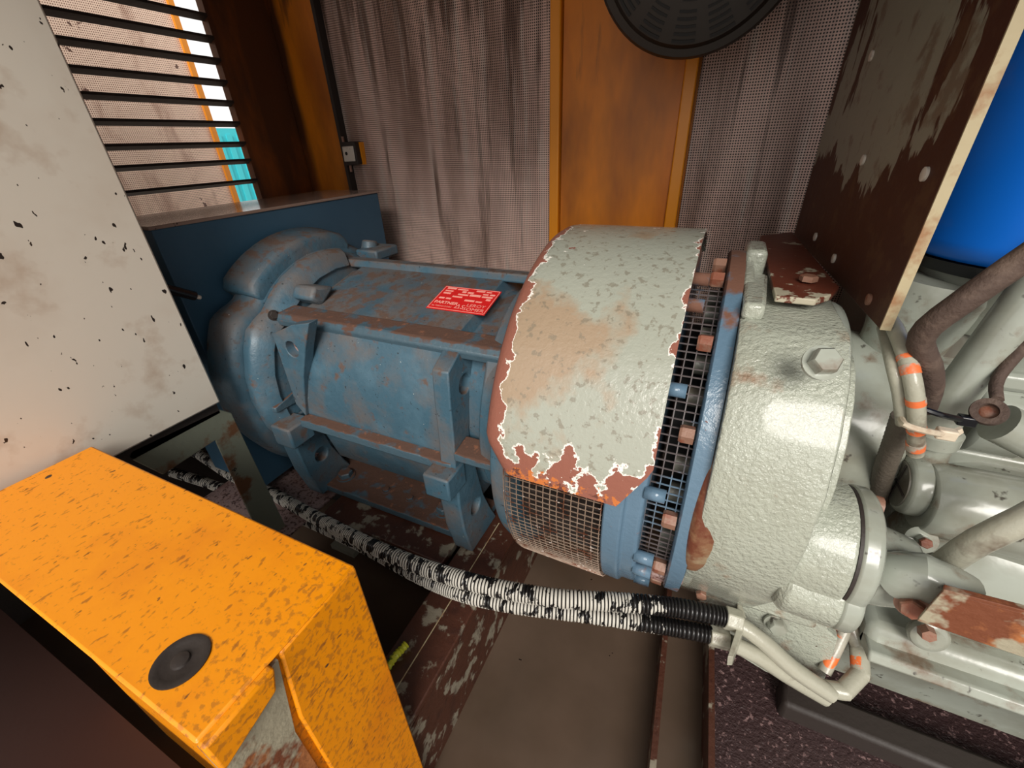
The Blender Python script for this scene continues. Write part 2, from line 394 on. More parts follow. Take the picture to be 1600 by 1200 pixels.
# ================================================================== ALTERNATOR
alt = thing('alternator', 'rusty blue cast alternator lying on the red-brown cross beam', 'alternator', (-.65, 0, -.35))
side = [(.06, .252), (-.165, .200), (-.208, .196), (-.222, .160), (-.246, .11), (-.259, .05), (-.264, 0), (-.262, -.05), (-.245, -.06), (-.236, -.08), (-.215, -.16), (-.195, -.24), (-.15, -.29)]
prof = side + [(.15, -.29), (.2, -.24), (.25, -.1), (.264, 0), (.24, .12), (.2, .19), (.13, .24)]
b = MB(); b.loft([[(x, y*k, z*(k if k == 1 else k+.07)) for y, z in prof] for x, k in ((-.98, .85), (-.905, .85), (-.895, 1.0), (-.455, 1.0), (-.445, .80), (-.375, .80), (-.365, 1.0), (-.27, 1.0))])
b.build('casing', m_blue, alt, bevel=.005)
# ribs and ledges
MB().yz([(.095, .262), (.050, .266), (.046, .245), (.095, .235)], -1.0, -.27).build('longitudinal_rib', m_blue, alt, bevel=.004)
MB().yz([(-.155, .190), (-.160, .202), (-.210, .198), (-.220, .184), (-.215, .165)], -.94, -.27).build('longitudinal_rib', m_blue_rust, alt, bevel=.004)
MB().yz([(-.24, -.045), (-.285, -.053), (-.287, -.075), (-.23, -.085)], -.88, -.43).build('longitudinal_rib', m_blue_rust, alt, bevel=.003)
MB().yz([(-.23, -.01), (-.285, -.02), (-.285, -.04), (-.22, -.05)], -.42, -.30).build('longitudinal_rib', m_blue_rust, alt, bevel=.004)
# foot rail
MB().box((-.97, -.243, -.352), (-.43, -.10, -.328)).build('foot_rail', m_blue_rust, alt, bevel=.004)
MB().box((-.97, .10, -.352), (-.43, .243, -.328)).build('foot_rail', m_blue_rust, alt, bevel=.004)
def ringhole(cy, cz, r, n=20): return [(cy+math.cos(2*PI*i/n)*r, cz+math.sin(2*PI*i/n)*r) for i in range(n)]
def plate_with_hole(poly, holes, x0, x1):
    """(y,z) polygon with round holes, real thickness x0..x1"""
    b = MB(); bm = b.b; edges = []
    for loop in [poly] + holes:
        vs = [bm.verts.new((x0, y, z)) for y, z in loop]
        edges += [bm.edges.new((vs[i], vs[(i+1) % len(vs)])) for i in range(len(vs))]
    bmesh.ops.triangle_fill(bm, edges=edges, use_beauty=True)
    # remove triangles whose centre lies in a hole
    bad = []
    for f in bm.faces:
        c = f.calc_center_median()
        for h in holes:
            hy = sum(p[0] for p in h)/len(h); hz = sum(p[1] for p in h)/len(h); rr = math.hypot(h[0][0]-hy, h[0][1]-hz)
            if math.hypot(c.y-hy, c.z-hz) < rr*.93 and all(math.hypot(v.co.y-hy, v.co.z-hz) < rr*1.05 for v in f.verts): bad.append(f)
    if bad: bmesh.ops.delete(bm, geom=bad, context='FACES_ONLY')
    g = bmesh.ops.extrude_face_region(bm, geom=bm.faces[:])
    vs = [e for e in g['geom'] if isinstance(e, bmesh.types.BMVert)]
    bmesh.ops.translate(bm, verts=vs, vec=(x1-x0, 0, 0))
    return b
up = [(-.150, .158), (-.19, .182), (-.238, .182), (-.272, .158), (-.276, .10), (-.279, 0), (-.284, -.06), (-.262, -.07), (-.235, -.05), (-.235, .02), (-.215, .09), (-.20, .10+.04)]
up = [(-.130, .150), (-.175, .180), (-.225, .182), (-.266, .160), (-.272, .10), (-.277, 0), (-.284, -.07), (-.22, -.07), (-.215, 0), (-.19, .06), (-.15, .10)]
low = [(-.284, -.07), (-.290, -.16), (-.284, -.25), (-.262, -.35), (-.130, -.352), (-.155, -.30), (-.185, -.22), (-.205, -.12), (-.20, -.07)]
bk = None
for x0, x1, kk in ((-.458, -.420, 0), (-.972, -.930, 1)):
    u0, u1 = (x0, x1) if kk == 0 else (-.905, -.868)
    if kk == 0: plate_with_hole(up, [ringhole(-.212, .108, .022)], u0, u1).build('bracket', m_blue, alt, bevel=.003)
    l2 = plate_with_hole(low, [ringhole(-.225, -.225, .021)], x0-.012, x1+.002); l2.build('leg', m_blue, alt, bevel=.004)
    lx0, lx1 = (x0-.020, x1+.006) if kk == 0 else (-.945, -.878)
    MB().box((lx0, -.325, -.122), (lx1, -.255, -.062)).build('lug', m_blue, alt, bevel=.005)
    MB().cyl((x0+.004, -.225, -.225), (x0+.012, -.225, -.225), .021).build('hole_plug', m_rustplate, alt)
    if kk == 0: MB().cyl((u0+.004, -.212, .108), (u0+.012, -.212, .108), .022).build('hole_plug', m_rustplate, alt)
g0 = [at(a, c, 'y', -.272) for a, c in ((425, 522), (455, 508), (482, 505), (477, 543), (474, 587), (478, 650), (462, 631))]
hc = at(456, 546, 'y', -.272)
b = plate_with_hole([(p_.x, p_.z) for p_ in g0], [ringhole(hc.x, hc.z, .020)], -.272, -.245)
for v in b.b.verts: v.co.x, v.co.y = v.co.y, v.co.x
b.build('lifting_web', m_blue, alt, bevel=.002)
MB().cyl((hc.x, -.250, hc.z), (hc.x, -.244, hc.z), .021).build('hole_plug', m_rustplate, alt)
# far side legs
MB().yz([(-y, z) for y, z in low], -.46, -.42).build('leg', m_blue, alt)
MB().yz([(-y, z) for y, z in low], -.97, -.93).build('leg', m_blue, alt)
hb = bolt_mesh('foot_bolt', .021, .02, m_blue_rust)
for x in (-.90, -.545): put('bolt', hb, alt, (x, -.19, -.328))
hb2 = bolt_mesh('foot_stud', .010, .008, m_blue_rust)
for x in (-.745, -.66): put('bolt', hb2, alt, (x, -.19, -.328))
# cross ridges of the casing near the left shield
MB().yz([(-.235, -.005), (-.305, -.02), (-.305, -.035), (-.23, -.04)], -.99, -.93).build('cross_rib', m_blue_rust, alt, bevel=.003)
b = MB()
b.yz([(-.09, .235), (-.15, .252), (-.17, .225), (-.14, .2)], -.93, -.86)
b.build('cast_boss', m_blue, alt, bevel=.008)
# left end shield, its rim narrower above the shoulder
def rshield(t, x):
    e = math.degrees(t); e = e if e <= 180 else e-360
    if -100 < e < 34: return 1.0
    if e >= 44: return .90
    if e > 34: return 1.0 - .10*(e-34)/10
    return 1.0
MB().lathe([(-.935, .262), (-.945, .300), (-.972, .318), (-.985, .322)], rf=rshield, n=120).build('end_shield_ring', m_blue, alt, bevel=.006)
MB().lathe([(-.985, .322), (-.992, .335), (-1.0, .344), (-1.035, .356), (-1.075, .350), (-1.085, .33), (-1.112, .32)], rf=rshield, n=120).build('end_shield', m_blue, alt)
# raised air cover on the shield's crown
rings = []
for e in range(47, 112, 4):
    t = math.radians(e); c, s_ = -math.cos(t), math.sin(t)
    k = .012 if e in (47, 111) else 0
    rings.append([(-1.095, c*(.30), s_*(.30)), (-1.095, c*(.345-k), s_*(.345-k)), (-1.085, c*(.350-k), s_*(.350-k)), (-1.0, c*(.338-k), s_*(.338-k)), (-.99, c*(.325-k), s_*(.325-k)), (-.99, c*.28, s_*.28)])
MB().loft(rings).build('air_cover', m_blue, alt, bevel=.006)
# step of the shield rim towards the casing
b = MB(); rings = []
for e in [-75, -60, -45, -30, -15, 0, 12, 24, 32, 37, 42, 52, 62, 74, 88, 100]:
    t = math.radians(e); R = .312 if e < 33 else (.300 if e < 40 else .287)
    c, s_ = -math.cos(t), math.sin(t)
    rings.append([(-.985, c*(R-.03), s_*(R-.03)), (-.985, c*(R+.012), s_*(R+.012)), (-.962, c*(R+.012), s_*(R+.012)), (-.945, c*R, s_*R), (-.93, c*(R-.035), s_*(R-.035))])
b.loft(rings).build('shield_flange', m_blue, alt, bevel=.004)
put('bolt', bolt_mesh('shield_screw', .010, .008, m_dark, (1, -.3, .3)), alt, (-.945, -.285*math.cos(math.radians(40)), .30*math.sin(math.radians(40))))
# lifting eye at the crown
b = MB(); b.turn([(0, .026), (.03, .022)], (-.97, .17, .262), (0, .3, 1), 20); b.box((-.98, .12, .245), (-.90, .22, .275)); b.build('lifting_lug', m_blue, alt, bevel=.006)
# right shoulder of casing, grille seats
MB().lathe([(-.375, .235), (-.365, .268), (-.33, .280), (-.305, .30), (-.30, .345), (-.285, .352), (-.262, .352)], n=96).build('drive_end_shoulder', m_blue, alt, bevel=.004)
MB().lathe([(-.30, .30), (-.05, .30)], n=48).build('stator_core', m_black, alt)
b = MB()
for i in range(26):
    t = math.radians(-95 + i*4.6); c, s_ = -math.cos(t), math.sin(t); n1, n2 = -s_*.004, -c*.004
    b.box((0, 0, 0), (.0001, .0001, .0001)) if False else b.loft([[(x, c*.30+n1, s_*.30-n2), (x, c*.322+n1, s_*.322-n2), (x, c*.322-n1, s_*.322+n2), (x, c*.30-n1, s_*.30+n2)] for x in (-.25, -.1)])
b.build('cooling_fins', m_dark, alt, kind='stuff')
MB().lathe([(-.092, .30), (-.090, .362), (-.060, .364), (-.057, .356), (-.034, .356), (-.030, .35), (-.030, .31)], n=120).build('drive_end_ring', m_blue_light, alt, bevel=.003)
# wire grille, lower half
b = MB(); R = .366; e0, e1 = -100, 24
for i in range(15):
    x = -.262 + i*(.170/14)
    b.wire([(x, -math.cos(math.radians(e))*R, math.sin(math.radians(e))*R) for e in np.arange(e0, e1+.1, 3)], .0010)
ne = int((e1-e0)/1.72)
for i in range(ne+1):
    t = math.radians(e0 + (e1-e0)*i/ne)
    b.wire([(-.265, -math.cos(t)*(R-.012), math.sin(t)*(R-.012)), (-.258, -math.cos(t)*(R+.001), math.sin(t)*(R+.001)), (-.175, -math.cos(t)*(R+.0015), math.sin(t)*(R+.0015)), (-.09, -math.cos(t)*(R+.001), math.sin(t)*(R+.001))], .0009)
b.build('wire_grille', m_wire, alt, kind='stuff', label='woven wire grille below the hood')
# cap screws standing off the drive ring
cs = MB(); cs.cyl((0, 0, 0), (.030, 0, 0), .0105, 20); bmesh.ops.recalc_face_normals(cs.b, faces=cs.b.faces)
me_cs = bpy.data.meshes.new('cap_screw'); cs.b.to_mesh(me_cs); cs.b.free(); me_cs.materials.append(m_blue_light)
me_cs.polygons.foreach_set('use_smooth', [len(p.vertices) == 4 for p in me_cs.polygons])
for e in (71, 61, 38, 12, -11, -19, -45, -62):
    t = math.radians(e); put('cap_screw', me_cs, alt, (-.034, -math.cos(t)*.352, math.sin(t)*.352))
# coupling housing: mesh guard between ring and flange
b = MB(); R = .325
for i in range(6):
    x = -.030 + i*.0145
    b.wire([(x, -math.cos(math.radians(e))*R, math.sin(math.radians(e))*R) for e in np.arange(-70, 75.1, 3)], .0012)
for i in range(64):
    t = math.radians(-70 + 145*i/63)
    b.wire([(-.032, -math.cos(t)*R, math.sin(t)*R), (.045, -math.cos(t)*R, math.sin(t)*R)], .0013)
b.build('coupling_guard', m_wiredark, alt, kind='stuff', label='square mesh guard over the coupling gap')
MB().lathe([(-.02, .20), (.06, .20)], n=48).build('coupling_hub', m_black, alt)
b = MB()
for i in range(14):
    t = math.radians(-60 + i*11); b.cyl((-.0, -math.cos(t)*.28, math.sin(t)*.28), (.03, -math.cos(t)*.28, math.sin(t)*.28), .016, 10)
b.lathe([(.02, .295), (.035, .295)], n=48)
b.build('coupling_bolts', m_grey_dark, alt)
for e, w_ in ((-29, .05), (-37, .045)):
    t = math.radians(e)
    MB().loft([[(x, -math.cos(t+a)*r_, math.sin(t+a)*r_) for a, r_ in ((-.06, .318), (-.06, .336), (.05, .342), (.05, .318))] for x in (-.005, w_)]).build('guard_clip', m_rustplate, alt, bevel=.004)
# adapter flange
MB().lathe([(.020, .20), (.020, .345), (.023, .349), (.046, .349), (.047, .20)], n=140).build('adapter_flange', m_blue_light, alt, bevel=.0)
rb = bolt_mesh('flange_bolt', .0135, .024, m_bolt_rust, (-1, 0, 0), False)
for e in (86, 76, 52, 28, 3.6, -19, -40):
    t = math.radians(e); put('bolt', rb, alt, (.021, -math.cos(t)*.335, math.sin(t)*.335), label='rusty hexagon bolt')

# name plate
def text_mesh(txt, size, bold=0.):
    cu = bpy.data.curves.new('t', 'FONT'); cu.body = txt; cu.size = size; cu.offset = bold; cu.resolution_u = 2
    ob = bpy.data.objects.new('t', cu); COL.objects.link(ob)
    dg = bpy.context.evaluated_depsgraph_get(); me = bpy.data.meshes.new_from_object(ob.evaluated_get(dg))
    bpy.data.objects.remove(ob); bpy.data.curves.remove(cu); return me
fy0, fz0 = .0205, .2432; slope = (.252-.200)/(.225)          # the casing's sloping top face
O_ = Vector((-.503, -.055, .2255 + .0012)); U = Vector((1, 0, 0)); V = Vector((0, 1, slope)).normalized(); W = U.cross(V)
np_ = None
PW, PH = .150, .098; SK = .004                    # width, height, the plate sits slightly askew
def pl(u, v, h=0.): return O_ + U*(u - SK*(v/PH)*1.0) + V*v + W*h
poly = [pl(-PW/2, -PH/2), pl(PW/2, -PH/2), pl(PW/2, PH/2), pl(-PW/2, PH/2)]
plate = MB().prism(poly, W*.0015).build('name_plate', m_red, alt, label='red maker plate with pale lettering')
def plate_rects(rs):
    b = MB()
    for u0, v0, u1, v1 in rs: b.prism([pl(u0, v0, .0016), pl(u1, v0, .0016), pl(u1, v1, .0016), pl(u0, v1, .0016)], W*.0004)
    return b
w2, h2 = PW/2, PH/2
R_ = [(-w2+.002, -h2+.002, w2-.002, -h2+.0032), (-w2+.002, h2-.0032, w2-.002, h2-.002), (-w2+.002, -h2+.002, -w2+.0032, h2-.002), (w2-.0032, -h2+.002, w2-.002, h2-.002)]
rnd = random.Random(4)
for j, v in enumerate(np.linspace(-.006, h2-.012, 5)):
    u = -w2+.010
    while u < w2-.016:
        L_ = rnd.uniform(.010, .03); 
        if rnd.random() < .72: R_.append((u, v, min(u+L_, w2-.008), v+rnd.uniform(.004, .0085)))
        u += L_+.004
po = plate_rects(R_).build('plate_print', m_pink, plate)
def put_text(txt, u, v, size, bold):
    me = text_mesh(txt, size, bold); 
    for vert in me.vertices:
        p = pl(u+vert.co.x, v+vert.co.y, .0020); vert.co = p - WORLD[alt.name]
    me.materials.clear(); me.materials.append(m_pink)
    o = bpy.data.objects.new('plate_lettering', me); COL.objects.link(o); o.parent = plate
for a in (('PARTNER', -w2+.008, -.026, .0145, .0005), ('ALTERNATORS', -w2+.008, -.039, .0078, .0), ('LEROY', .018, -.026, .0155, .0), ('SOMER', .016, -.0415, .0165, .0), ('\u0394S', -.008, -.038, .022, .0)): put_text(*a)

# hood
hood = thing('guard_hood', 'grey rounded guard hood with flaking rusty rim over the grille', 'hood', (-.16, -.385, .06))
R0 = .385; e0, e1 = 9.3, 128; rings = []
es = [9.3, 10.5, 12, 14, 16, 18, 20, 22] + list(np.arange(25, 128.1, 3))
def hx(e):
    l, r = -.300, -.026
    if e < 17: l = -.300 + (17-e)/7.7*.035       # clipped lower left corner
    if e < 19.5: r = -.026 - (19.5-e)/10.2*.042   # clipped lower right corner
    return l, r
out = []
for e in es:
    t = math.radians(e); c, s_ = -math.cos(t), math.sin(t); l, r = hx(e)
    ring = [(l, R0-.030), (l+.003, R0-.018), (l+.010, R0-.008), (l+.020, R0-.002), (l+.034, R0)] + [(l+.034+(r-l-.034)*k/4, R0) for k in range(1, 5)]
    ring += [(r, R0-.006)] + [(l+.034+(r-l-.034)*k/4, R0-.006) for k in (3, 1)] + [(l+.022, R0-.008), (l+.008, R0-.024), (l+.004, R0-.032)]
    out.append([(x, c*q, s_*q) for x, q in ring])
MB().loft(out).build('hood_shell', m_hood, hood)

# terminal box behind the alternator
tb = thing('terminal_box', 'tall plain blue steel terminal box behind the alternator end', 'box', (-1.22, .055, -.35))
MB().box((-1.36, -.31, -.35), (-1.122, .422, .398)).build('box_body', m_blue_clean, tb, bevel=.002)
MB().box((-1.375, -.315, .398), (-1.118, .427, .406)).build('box_lid', m_boxtop, tb, bevel=.002)

# ================================================================== BASE FRAME
bf = thing('base_frame', 'rusty flaking steel cross beams under the alternator feet', 'frame', (-.4, 0, FZ))
MB().box((-.458, -.95, -.372), (-.343, .45, -.354)).build('cross_member', m_frame, bf, bevel=.003)
MB().box((-.458, -.95, FZ), (-.450, .45, -.372)).build('cross_member_web', m_frame, bf)
MB().box((-.351, -.95, FZ), (-.343, .45, -.372)).build('cross_member_web', m_frame, bf)
MB().box((-.4015, -.95, -.354), (-.3995, -.15, -.353)).build('weld_seam', m_plate_edge, bf)
MB().box((-.88, -.318, -.378), (-.475, -.10, -.356)).build('long_member', m_frame, bf, bevel=.003)
MB().box((-.88, -.325, -.40), (-.475, -.318, -.372)).build('long_member_edge', m_plate_edge, bf)
b = MB(); b.xy([(-1.30, -.18), (-1.30, -.42), (-.93, -.45), (-.93, -.17)], -.392, -.380)
b.build('rust_plate', m_rustplate, bf, bevel=.003)
MB().box((-.80, -.37, -.40), (-.72, -.322, -.385)).build('gusset', m_grey_dark, bf)
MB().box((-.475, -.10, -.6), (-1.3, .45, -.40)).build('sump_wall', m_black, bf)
# low ribs in the right part of the tray
br = thing('tray_ribs', 'thin rusty upright strips dividing the muddy sump tray', 'tray', (.05, -.3, FZ))
p0 = at(1040, 985, 'z', -.5); p1 = at(1032, 1090, 'z', -.5)
for (a, c) in (((1040, 990), (1030, 1095)), ((1112, 1025), (1112, 1095))):
    A = at(*a, 'z', -.52); B = at(*c, 'z', -.52); D = (B-A).normalized()
    A -= D*.5; B += D*.3; n_ = Vector((D.y, -D.x, 0))*.006
    MB().prism([A-n_, B-n_, B+n_, A+n_], (0, 0, -.078)).build('divider', m_frame, br)
A = at(1118, 1010, 'z', -.56); 
tag(MB().xy([(A.x, A.y-.45), (A.x+1.5, A.y-.45), (A.x+1.5, A.y+.6), (A.x, A.y+.6)], -.598, -.57).build('tray_plate', m_grit), 'gritty oily dark plate on the floor below the engine', 'plate')

# ================================================================== CONTROL CABINET and stand
cx = -.95; ct = thing('control_cabinet', 'off-white dirt-speckled sheet metal control cabinet at the left', 'cabinet', (-1.2, -.8, .05))
ky = -.403; kz = .052
MB().box((-1.55, -1.6, kz), (cx, ky, 1.15)).build('cabinet_body', m_white, ct, bevel=.004)
st = thing('cabinet_stand', 'grey-green angle iron stand below the white cabinet', 'stand', (-.97, -.6, FZ))
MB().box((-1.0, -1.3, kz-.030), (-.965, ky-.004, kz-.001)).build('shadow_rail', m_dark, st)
def slab(px, x, t, name, mat, parent, ax='x', bevel=.002):
    P = [at(a, c, ax, x) for a, c in px]; off = {'x': (-t, 0, 0), 'y': (0, t, 0), 'z': (0, 0, -t)}[ax]
    return MB().prism(P, off).build(name, mat, parent, bevel=bevel)
slab([(343, 640), (362, 645), (460, 850), (412, 850), (337, 688), (255, 742), (200, 715), (205, 705)], cx-.015, .006, 'angle_plate', m_stand, st)
# ================================================================== ORANGE SILL BEAM
ob = thing('sill_beam', 'orange rust-pitted box beam lying in the foreground at lower left', 'beam', (-.6, -.73, FZ))
zt = .10
T0 = at(140, 698, 'z', zt); T1 = at(553, 878, 'z', zt)
xr, yf, xl, yn = T1.x, (T0.y+T1.y)/2, T0.x, -.822
nr = [at(433, 1018, 'x', xr), at(487, 1090, 'x', xr)]
# body with a notch cut in the right end
b = MB()
b.box((xl, yn+.020, FZ), (xr-.002, yf, zt-.006))
b.build('beam_body', m_orange, ob, bevel=.002)
MB().box((xl, yn, zt-.006), (xr+.004, yf, zt)).build('top_sheet', m_orange, ob, bevel=.003)
n0 = Vector((xr, nr[0].y, zt))
MB().prism([(xr-.002, yf, zt-.003), (xr-.002, yf, FZ), (xr-.002, nr[1].y-.02, FZ), (xr-.002, nr[1].y-.02, nr[1].z), (xr-.002, n0.y, zt-.005)], (.007, 0, 0)).build('end_plate', m_orange, ob, bevel=.003)
MB().prism([(xr, n0.y-.004, zt-.01), (xr, nr[1].y-.03, nr[1].z-.01), (xr, nr[1].y-.03, FZ), (xr, yn, FZ), (xr, yn, zt-.01)], (.004, 0, 0)).build('end_recess', m_rustbar, ob)
MB().prism([(xr+.002, n0.y-.012, zt-.002), (xr+.002, yn, zt-.002), (xr+.002, yn, zt-.05), (xr+.002, n0.y-.02, zt-.03)], (.012, 0, 0)).build('end_tab', m_orange, ob, bevel=.003)
c_ = at(283, 1033, 'z', zt)
b = MB(); b.turn([(0, .026), (.0015, .026), (.002, .021), (.0008, .019), (.0008, .009), (.003, .008), (.004, .004)], (c_.x, c_.y, zt), (0, 0, 1), 36)
b.build('plug', m_dark, ob)
MB().box((-2.0, -1.5, -.42), (xr-.01, yn-.006, -.40)).build('sill_shade_sheet', m_step_shade, ob)  # added sheet, coloured dark to stand for shaded orange below the beam
# earth wire
p = at(612, 1033, 'z', -.345); q = at(640, 1000, 'z', -.345)
b = MB(); L0 = (q-p).normalized()
b.tube([p - L0*.06 - Vector((0, 0, .03)), p, (p+q)/2, q - L0*.01], .008, 12, step=.003, rf=lambda L, i: .0075 + .0012*math.sin(L*900))
tag(b.build('earth_wire', m_yellow), 'short yellow-green earth wire poking out beside the orange beam', 'wire')

# latch on the left post
la = thing('panel_latch', 'small metal latch on the edge of the left orange post', 'latch')
P = [at(a, c, 'y', YB-.045) for a, c in ((534, 229), (551, 228), (555, 252), (538, 253))]
MB().prism(P, (0, .02, 0)).build('latch_body', m_steel, la, bevel=.002)
P = [at(a, c, 'y', YB-.043) for a, c in ((534, 222), (553, 221), (560, 257), (542, 259))]
MB().prism(P, (0, .035, 0)).build('latch_plate', m_dark, la, bevel=.002)
P = [at(a, c, 'y', YB-.02) for a, c in ((550, 222), (563, 222), (568, 257), (556, 257))]
MB().prism(P, (0, .02, 0)).build('latch_keeper', m_orange_trim, la)
c_ = at(541, 240, 'y', YB-.046); MB().cyl(c_, c_+Vector((0, .004, 0)), .006, 12).build('keyhole', m_black, la)
c_ = (at(534, 218, 'y', YB-.03) + at(549, 262, 'y', YB-.03))/2
for a in ((536, 219), (548, 263)):
    p_ = at(*a, 'y', YB-.03); MB().cyl(p_-Vector((0, 0, .012)), p_+Vector((0, 0, .012)), .005, 10).build('hinge_pin', m_bolt_rust, la)

# black cable end in front of the terminal box
p = at(268, 453, 'x', -1.02); q = at(313, 465, 'x', -1.02)
b = MB(); b.tube([p - (q-p)*.8, p, (p+q)/2, p+(q-p)*.8], .010, 12); 
ce = tag(b.build('cable_end', m_blackrub), 'black cable end sticking out from behind the cabinet edge', 'cable')
MB().tube([p+(q-p)*.78, q], .0045, 10).build('metal_tip', m_steel, ce)

# air cleaner overhead
ac = thing('air_cleaner', 'dark round slotted lid hanging at the top edge', 'air cleaner')
A0 = Vector(CAM) + Vector(ROT @ np.array((1100-800., -118-600., F)))*(.76/F)
axd = (Vector(CAM) - A0).normalized(); axd = (axd*.75 + Vector((0, -1, -.25))*.35).normalized()
rr = .196; dep = (A0 - Vector(CAM)).length
b = MB(); b.turn([(-.16, rr*.86), (-.03, rr*.9), (-.03, rr), (0, rr), (.008, rr*.97), (.010, rr*.90), (.02, rr*.86), (.03, rr*.5), (.032, .01)], A0, axd, 72)
b.build('lid', m_lid, ac)
u_ = axd.orthogonal().normalized(); v_ = axd.cross(u_)
b = MB()
for k, (rad, h) in enumerate(((.83, .0215), (.77, .0225), (.71, .0235), (.65, .025), (.59, .026), (.5, .0285))):
    n_ = 14
    for i in range(n_):
        a0 = 2*PI*i/n_ + .1; pts = [a0 + (2*PI/n_)*.62*j/5 for j in range(6)]
        inner = [A0 + axd*(h+.001) + (u_*math.cos(t)+v_*math.sin(t))*rr*(rad-.012) for t in pts]
        outer = [A0 + axd*(h+.001) + (u_*math.cos(t)+v_*math.sin(t))*rr*(rad+.012) for t in pts]
        b.prism(inner + outer[::-1], axd*.002)
b.build('slots', m_black, ac, kind='stuff')

# ================================================================== ENGINE SIDE
en = thing('engine', 'grey-green painted diesel engine filling the right side', 'engine', (.6, .1, FZ))
hp = [(.30, .10), (.25, .22), (.14, .30), (-.20, .302), (-.232, .292), (-.275, .262), (-.315, .21), (-.345, .14), (-.355, .06), (-.350, -.02), (-.330, -.09), (-.29, -.155), (-.25, -.22), (-.22, -.27), (-.1, -.33), (.1, -.33), (.25, -.22)]
b = MB(); b.loft([[(x, y*k, z*k) for y, z in hp] for x, k in ((.047, .99), (.055, 1.0), (.10, 1.0), (.150, 1.0), (.174, .998), (.176, .99), (.177, .84), (.20, .84))])
b.build('flywheel_housing', m_grey, en, bevel=.006)
# upper step block and pads on the housing crown
MB().prism([(.047, -.19, .30), (.075, -.19, .30), (.085, -.02, .30), (.047, -.02, .30)], (0, 0, .025)).build('crown_pad', m_grey, en, bevel=.006)
b = MB(); b.lathe([(.047, .335), (.062, .335), (.066, .30)], n=96); b.build('housing_rim', m_grey, en, bevel=.003)
MB().box((.047, .03, .30), (.082, .12, .352)).build('crown_boss', m_grey, en, bevel=.008)
# rusty web pocket behind the flange
rings = []
for i in range(15):
    e = 27 - 41*i/14; t = math.radians(e); k = math.sin(PI*i/14)**.5
    c, s_ = -math.cos(t), math.sin(t)
    rings.append([(.050 + .034*k*math.cos(a)*(.5 if math.cos(a) < 0 else 1), c*(.338+.020*k*math.sin(a)), s_*(.338+.020*k*math.sin(a))) for a in np.linspace(0, 2*PI, 14, endpoint=False)])
MB().loft(rings).build('web_pocket', m_pocket, en)
bb = thing('_tmp', 'x', 'x'); bpy.data.objects.remove(bb)
p = at(1286, 566, 'y', -.318); n_ = Vector((.12, -.75, .65))
b = MB(); b.hexhead(p - n_.normalized()*.006, n_, .0155, .020, True, rot=.3); b.build('bolt', m_grey_smooth, en, label='large grey hexagon bolt with washer')
# lower apron of the housing
slab([(1080, 905), (1100, 880), (1290, 930), (1275, 985), (1240, 975), (1075, 918)], -.255, .10, 'housing_apron', m_grey, en, 'y', .006)
slab([(1180, 935), (1300, 965), (1292, 985), (1310, 1000), (1282, 1085), (1195, 1050), (1130, 1010), (1085, 925)], -.235, .02, 'skirt_plate', m_grey, en, 'y', .003)
b = MB(); b.hexhead(at(1213, 972, 'y', -.238), (0.1, -1, .1), .016, .018, True, rot=.4); b.build('bolt', m_grey_smooth, en)
b = MB(); b.hexhead(at(1096, 927, 'y', -.250), (0, -1, .1), .010, .01, False); b.build('bolt', m_bolt_rust, en)
# starter nose: bulge growing out of the housing
cy_, cz_ = -.262, .0
MB().lathe([(.06, .03), (.10, .070), (.14, .082), (.20, .089), (.235, .090), (.238, .086)], cy_, cz_, 48).build('starter_nose', m_grey, en, bevel=.003)
MB().lathe([(.168, .040), (.178, .050), (.242, .052)], cy_-.045, cz_-.050, 40).build('nose_boss', m_grey, en, bevel=.003)
MB().lathe([(.2375, .088), (.2415, .088)], cy_, cz_, 48).build('gasket_line', m_dark, en)
MB().lathe([(.241, .090), (.262, .090), (.268, .080)], cy_, cz_, 48).build('nose_flange', m_grey_smooth, en, bevel=.004)
MB().lathe([(.241, .052), (.262, .052), (.266, .046)], cy_-.045, cz_-.050, 40).build('nose_flange', m_grey_smooth, en, bevel=.004)
MB().lathe([(.262, .062), (.30, .058), (.335, .05)], cy_+.01, cz_-.03, 40).build('nose_neck', m_grey_smooth, en, bevel=.004)
# neck bolt with rusty head behind the housing
b = MB(); b.cyl(at(1300, 770, 'y', -.20), at(1350, 785, 'y', -.20), .020, 20); b.build('stub', m_grey_smooth, en)
b = MB(); b.cyl(at(1350, 785, 'y', -.20), at(1375, 792, 'y', -.20), .016, 12); b.build('stub_nut', m_bolt_rust, en)
# engine block behind
MB().box((.30, .02, -.45), (1.8, .45, .30)).build('cylinder_block', m_grey_dark, en, bevel=.02)
MB().lathe([(.19, .24), (.225, .235), (.235, .19), (.33, .18)], .05, .02, 72).build('rear_casing', m_grey_smooth, en, bevel=.01)
MB().box((.30, -.02, .17), (1.8, .06, .20)).build('block_rail', m_grey_smooth, en, bevel=.008)
MB().box((.34, -.03, .02), (1.8, .04, .06)).build('block_rail', m_grey_smooth, en, bevel=.008)
b = MB()
for i in range(6): b.lathe([(.42+i*.2, .07), (.5+i*.2, .07)], .02, .11, 28)
b.build('block_bulges', m_grey_smooth, en, bevel=.01, kind='stuff')
b = MB(); b.turn([(-.08, .055), (.0, .06), (.08, .075), (.10, .07)], (.32, .05, .22), (.1, 0, 1), 32); b.build('riser', m_grey_smooth, en)
b = MB(); b.turn([(-.08, .055), (.0, .06), (.09, .07)], (.48, .05, .20), (.1, 0, 1), 32); b.build('riser', m_grey_smooth, en)
# filter base cover (round cover and big drum at lower right)
b = MB(); b.lathe([(.40, .10), (.42, .16), (.46, .175), (.75, .175), (.80, .15)], -.02, -.13, 64); b.build('timing_drum', m_grey_smooth, en, bevel=.01)
for px_, y_ in (((1440, 843), -.175), ((1450, 870), -.18)):
    pass
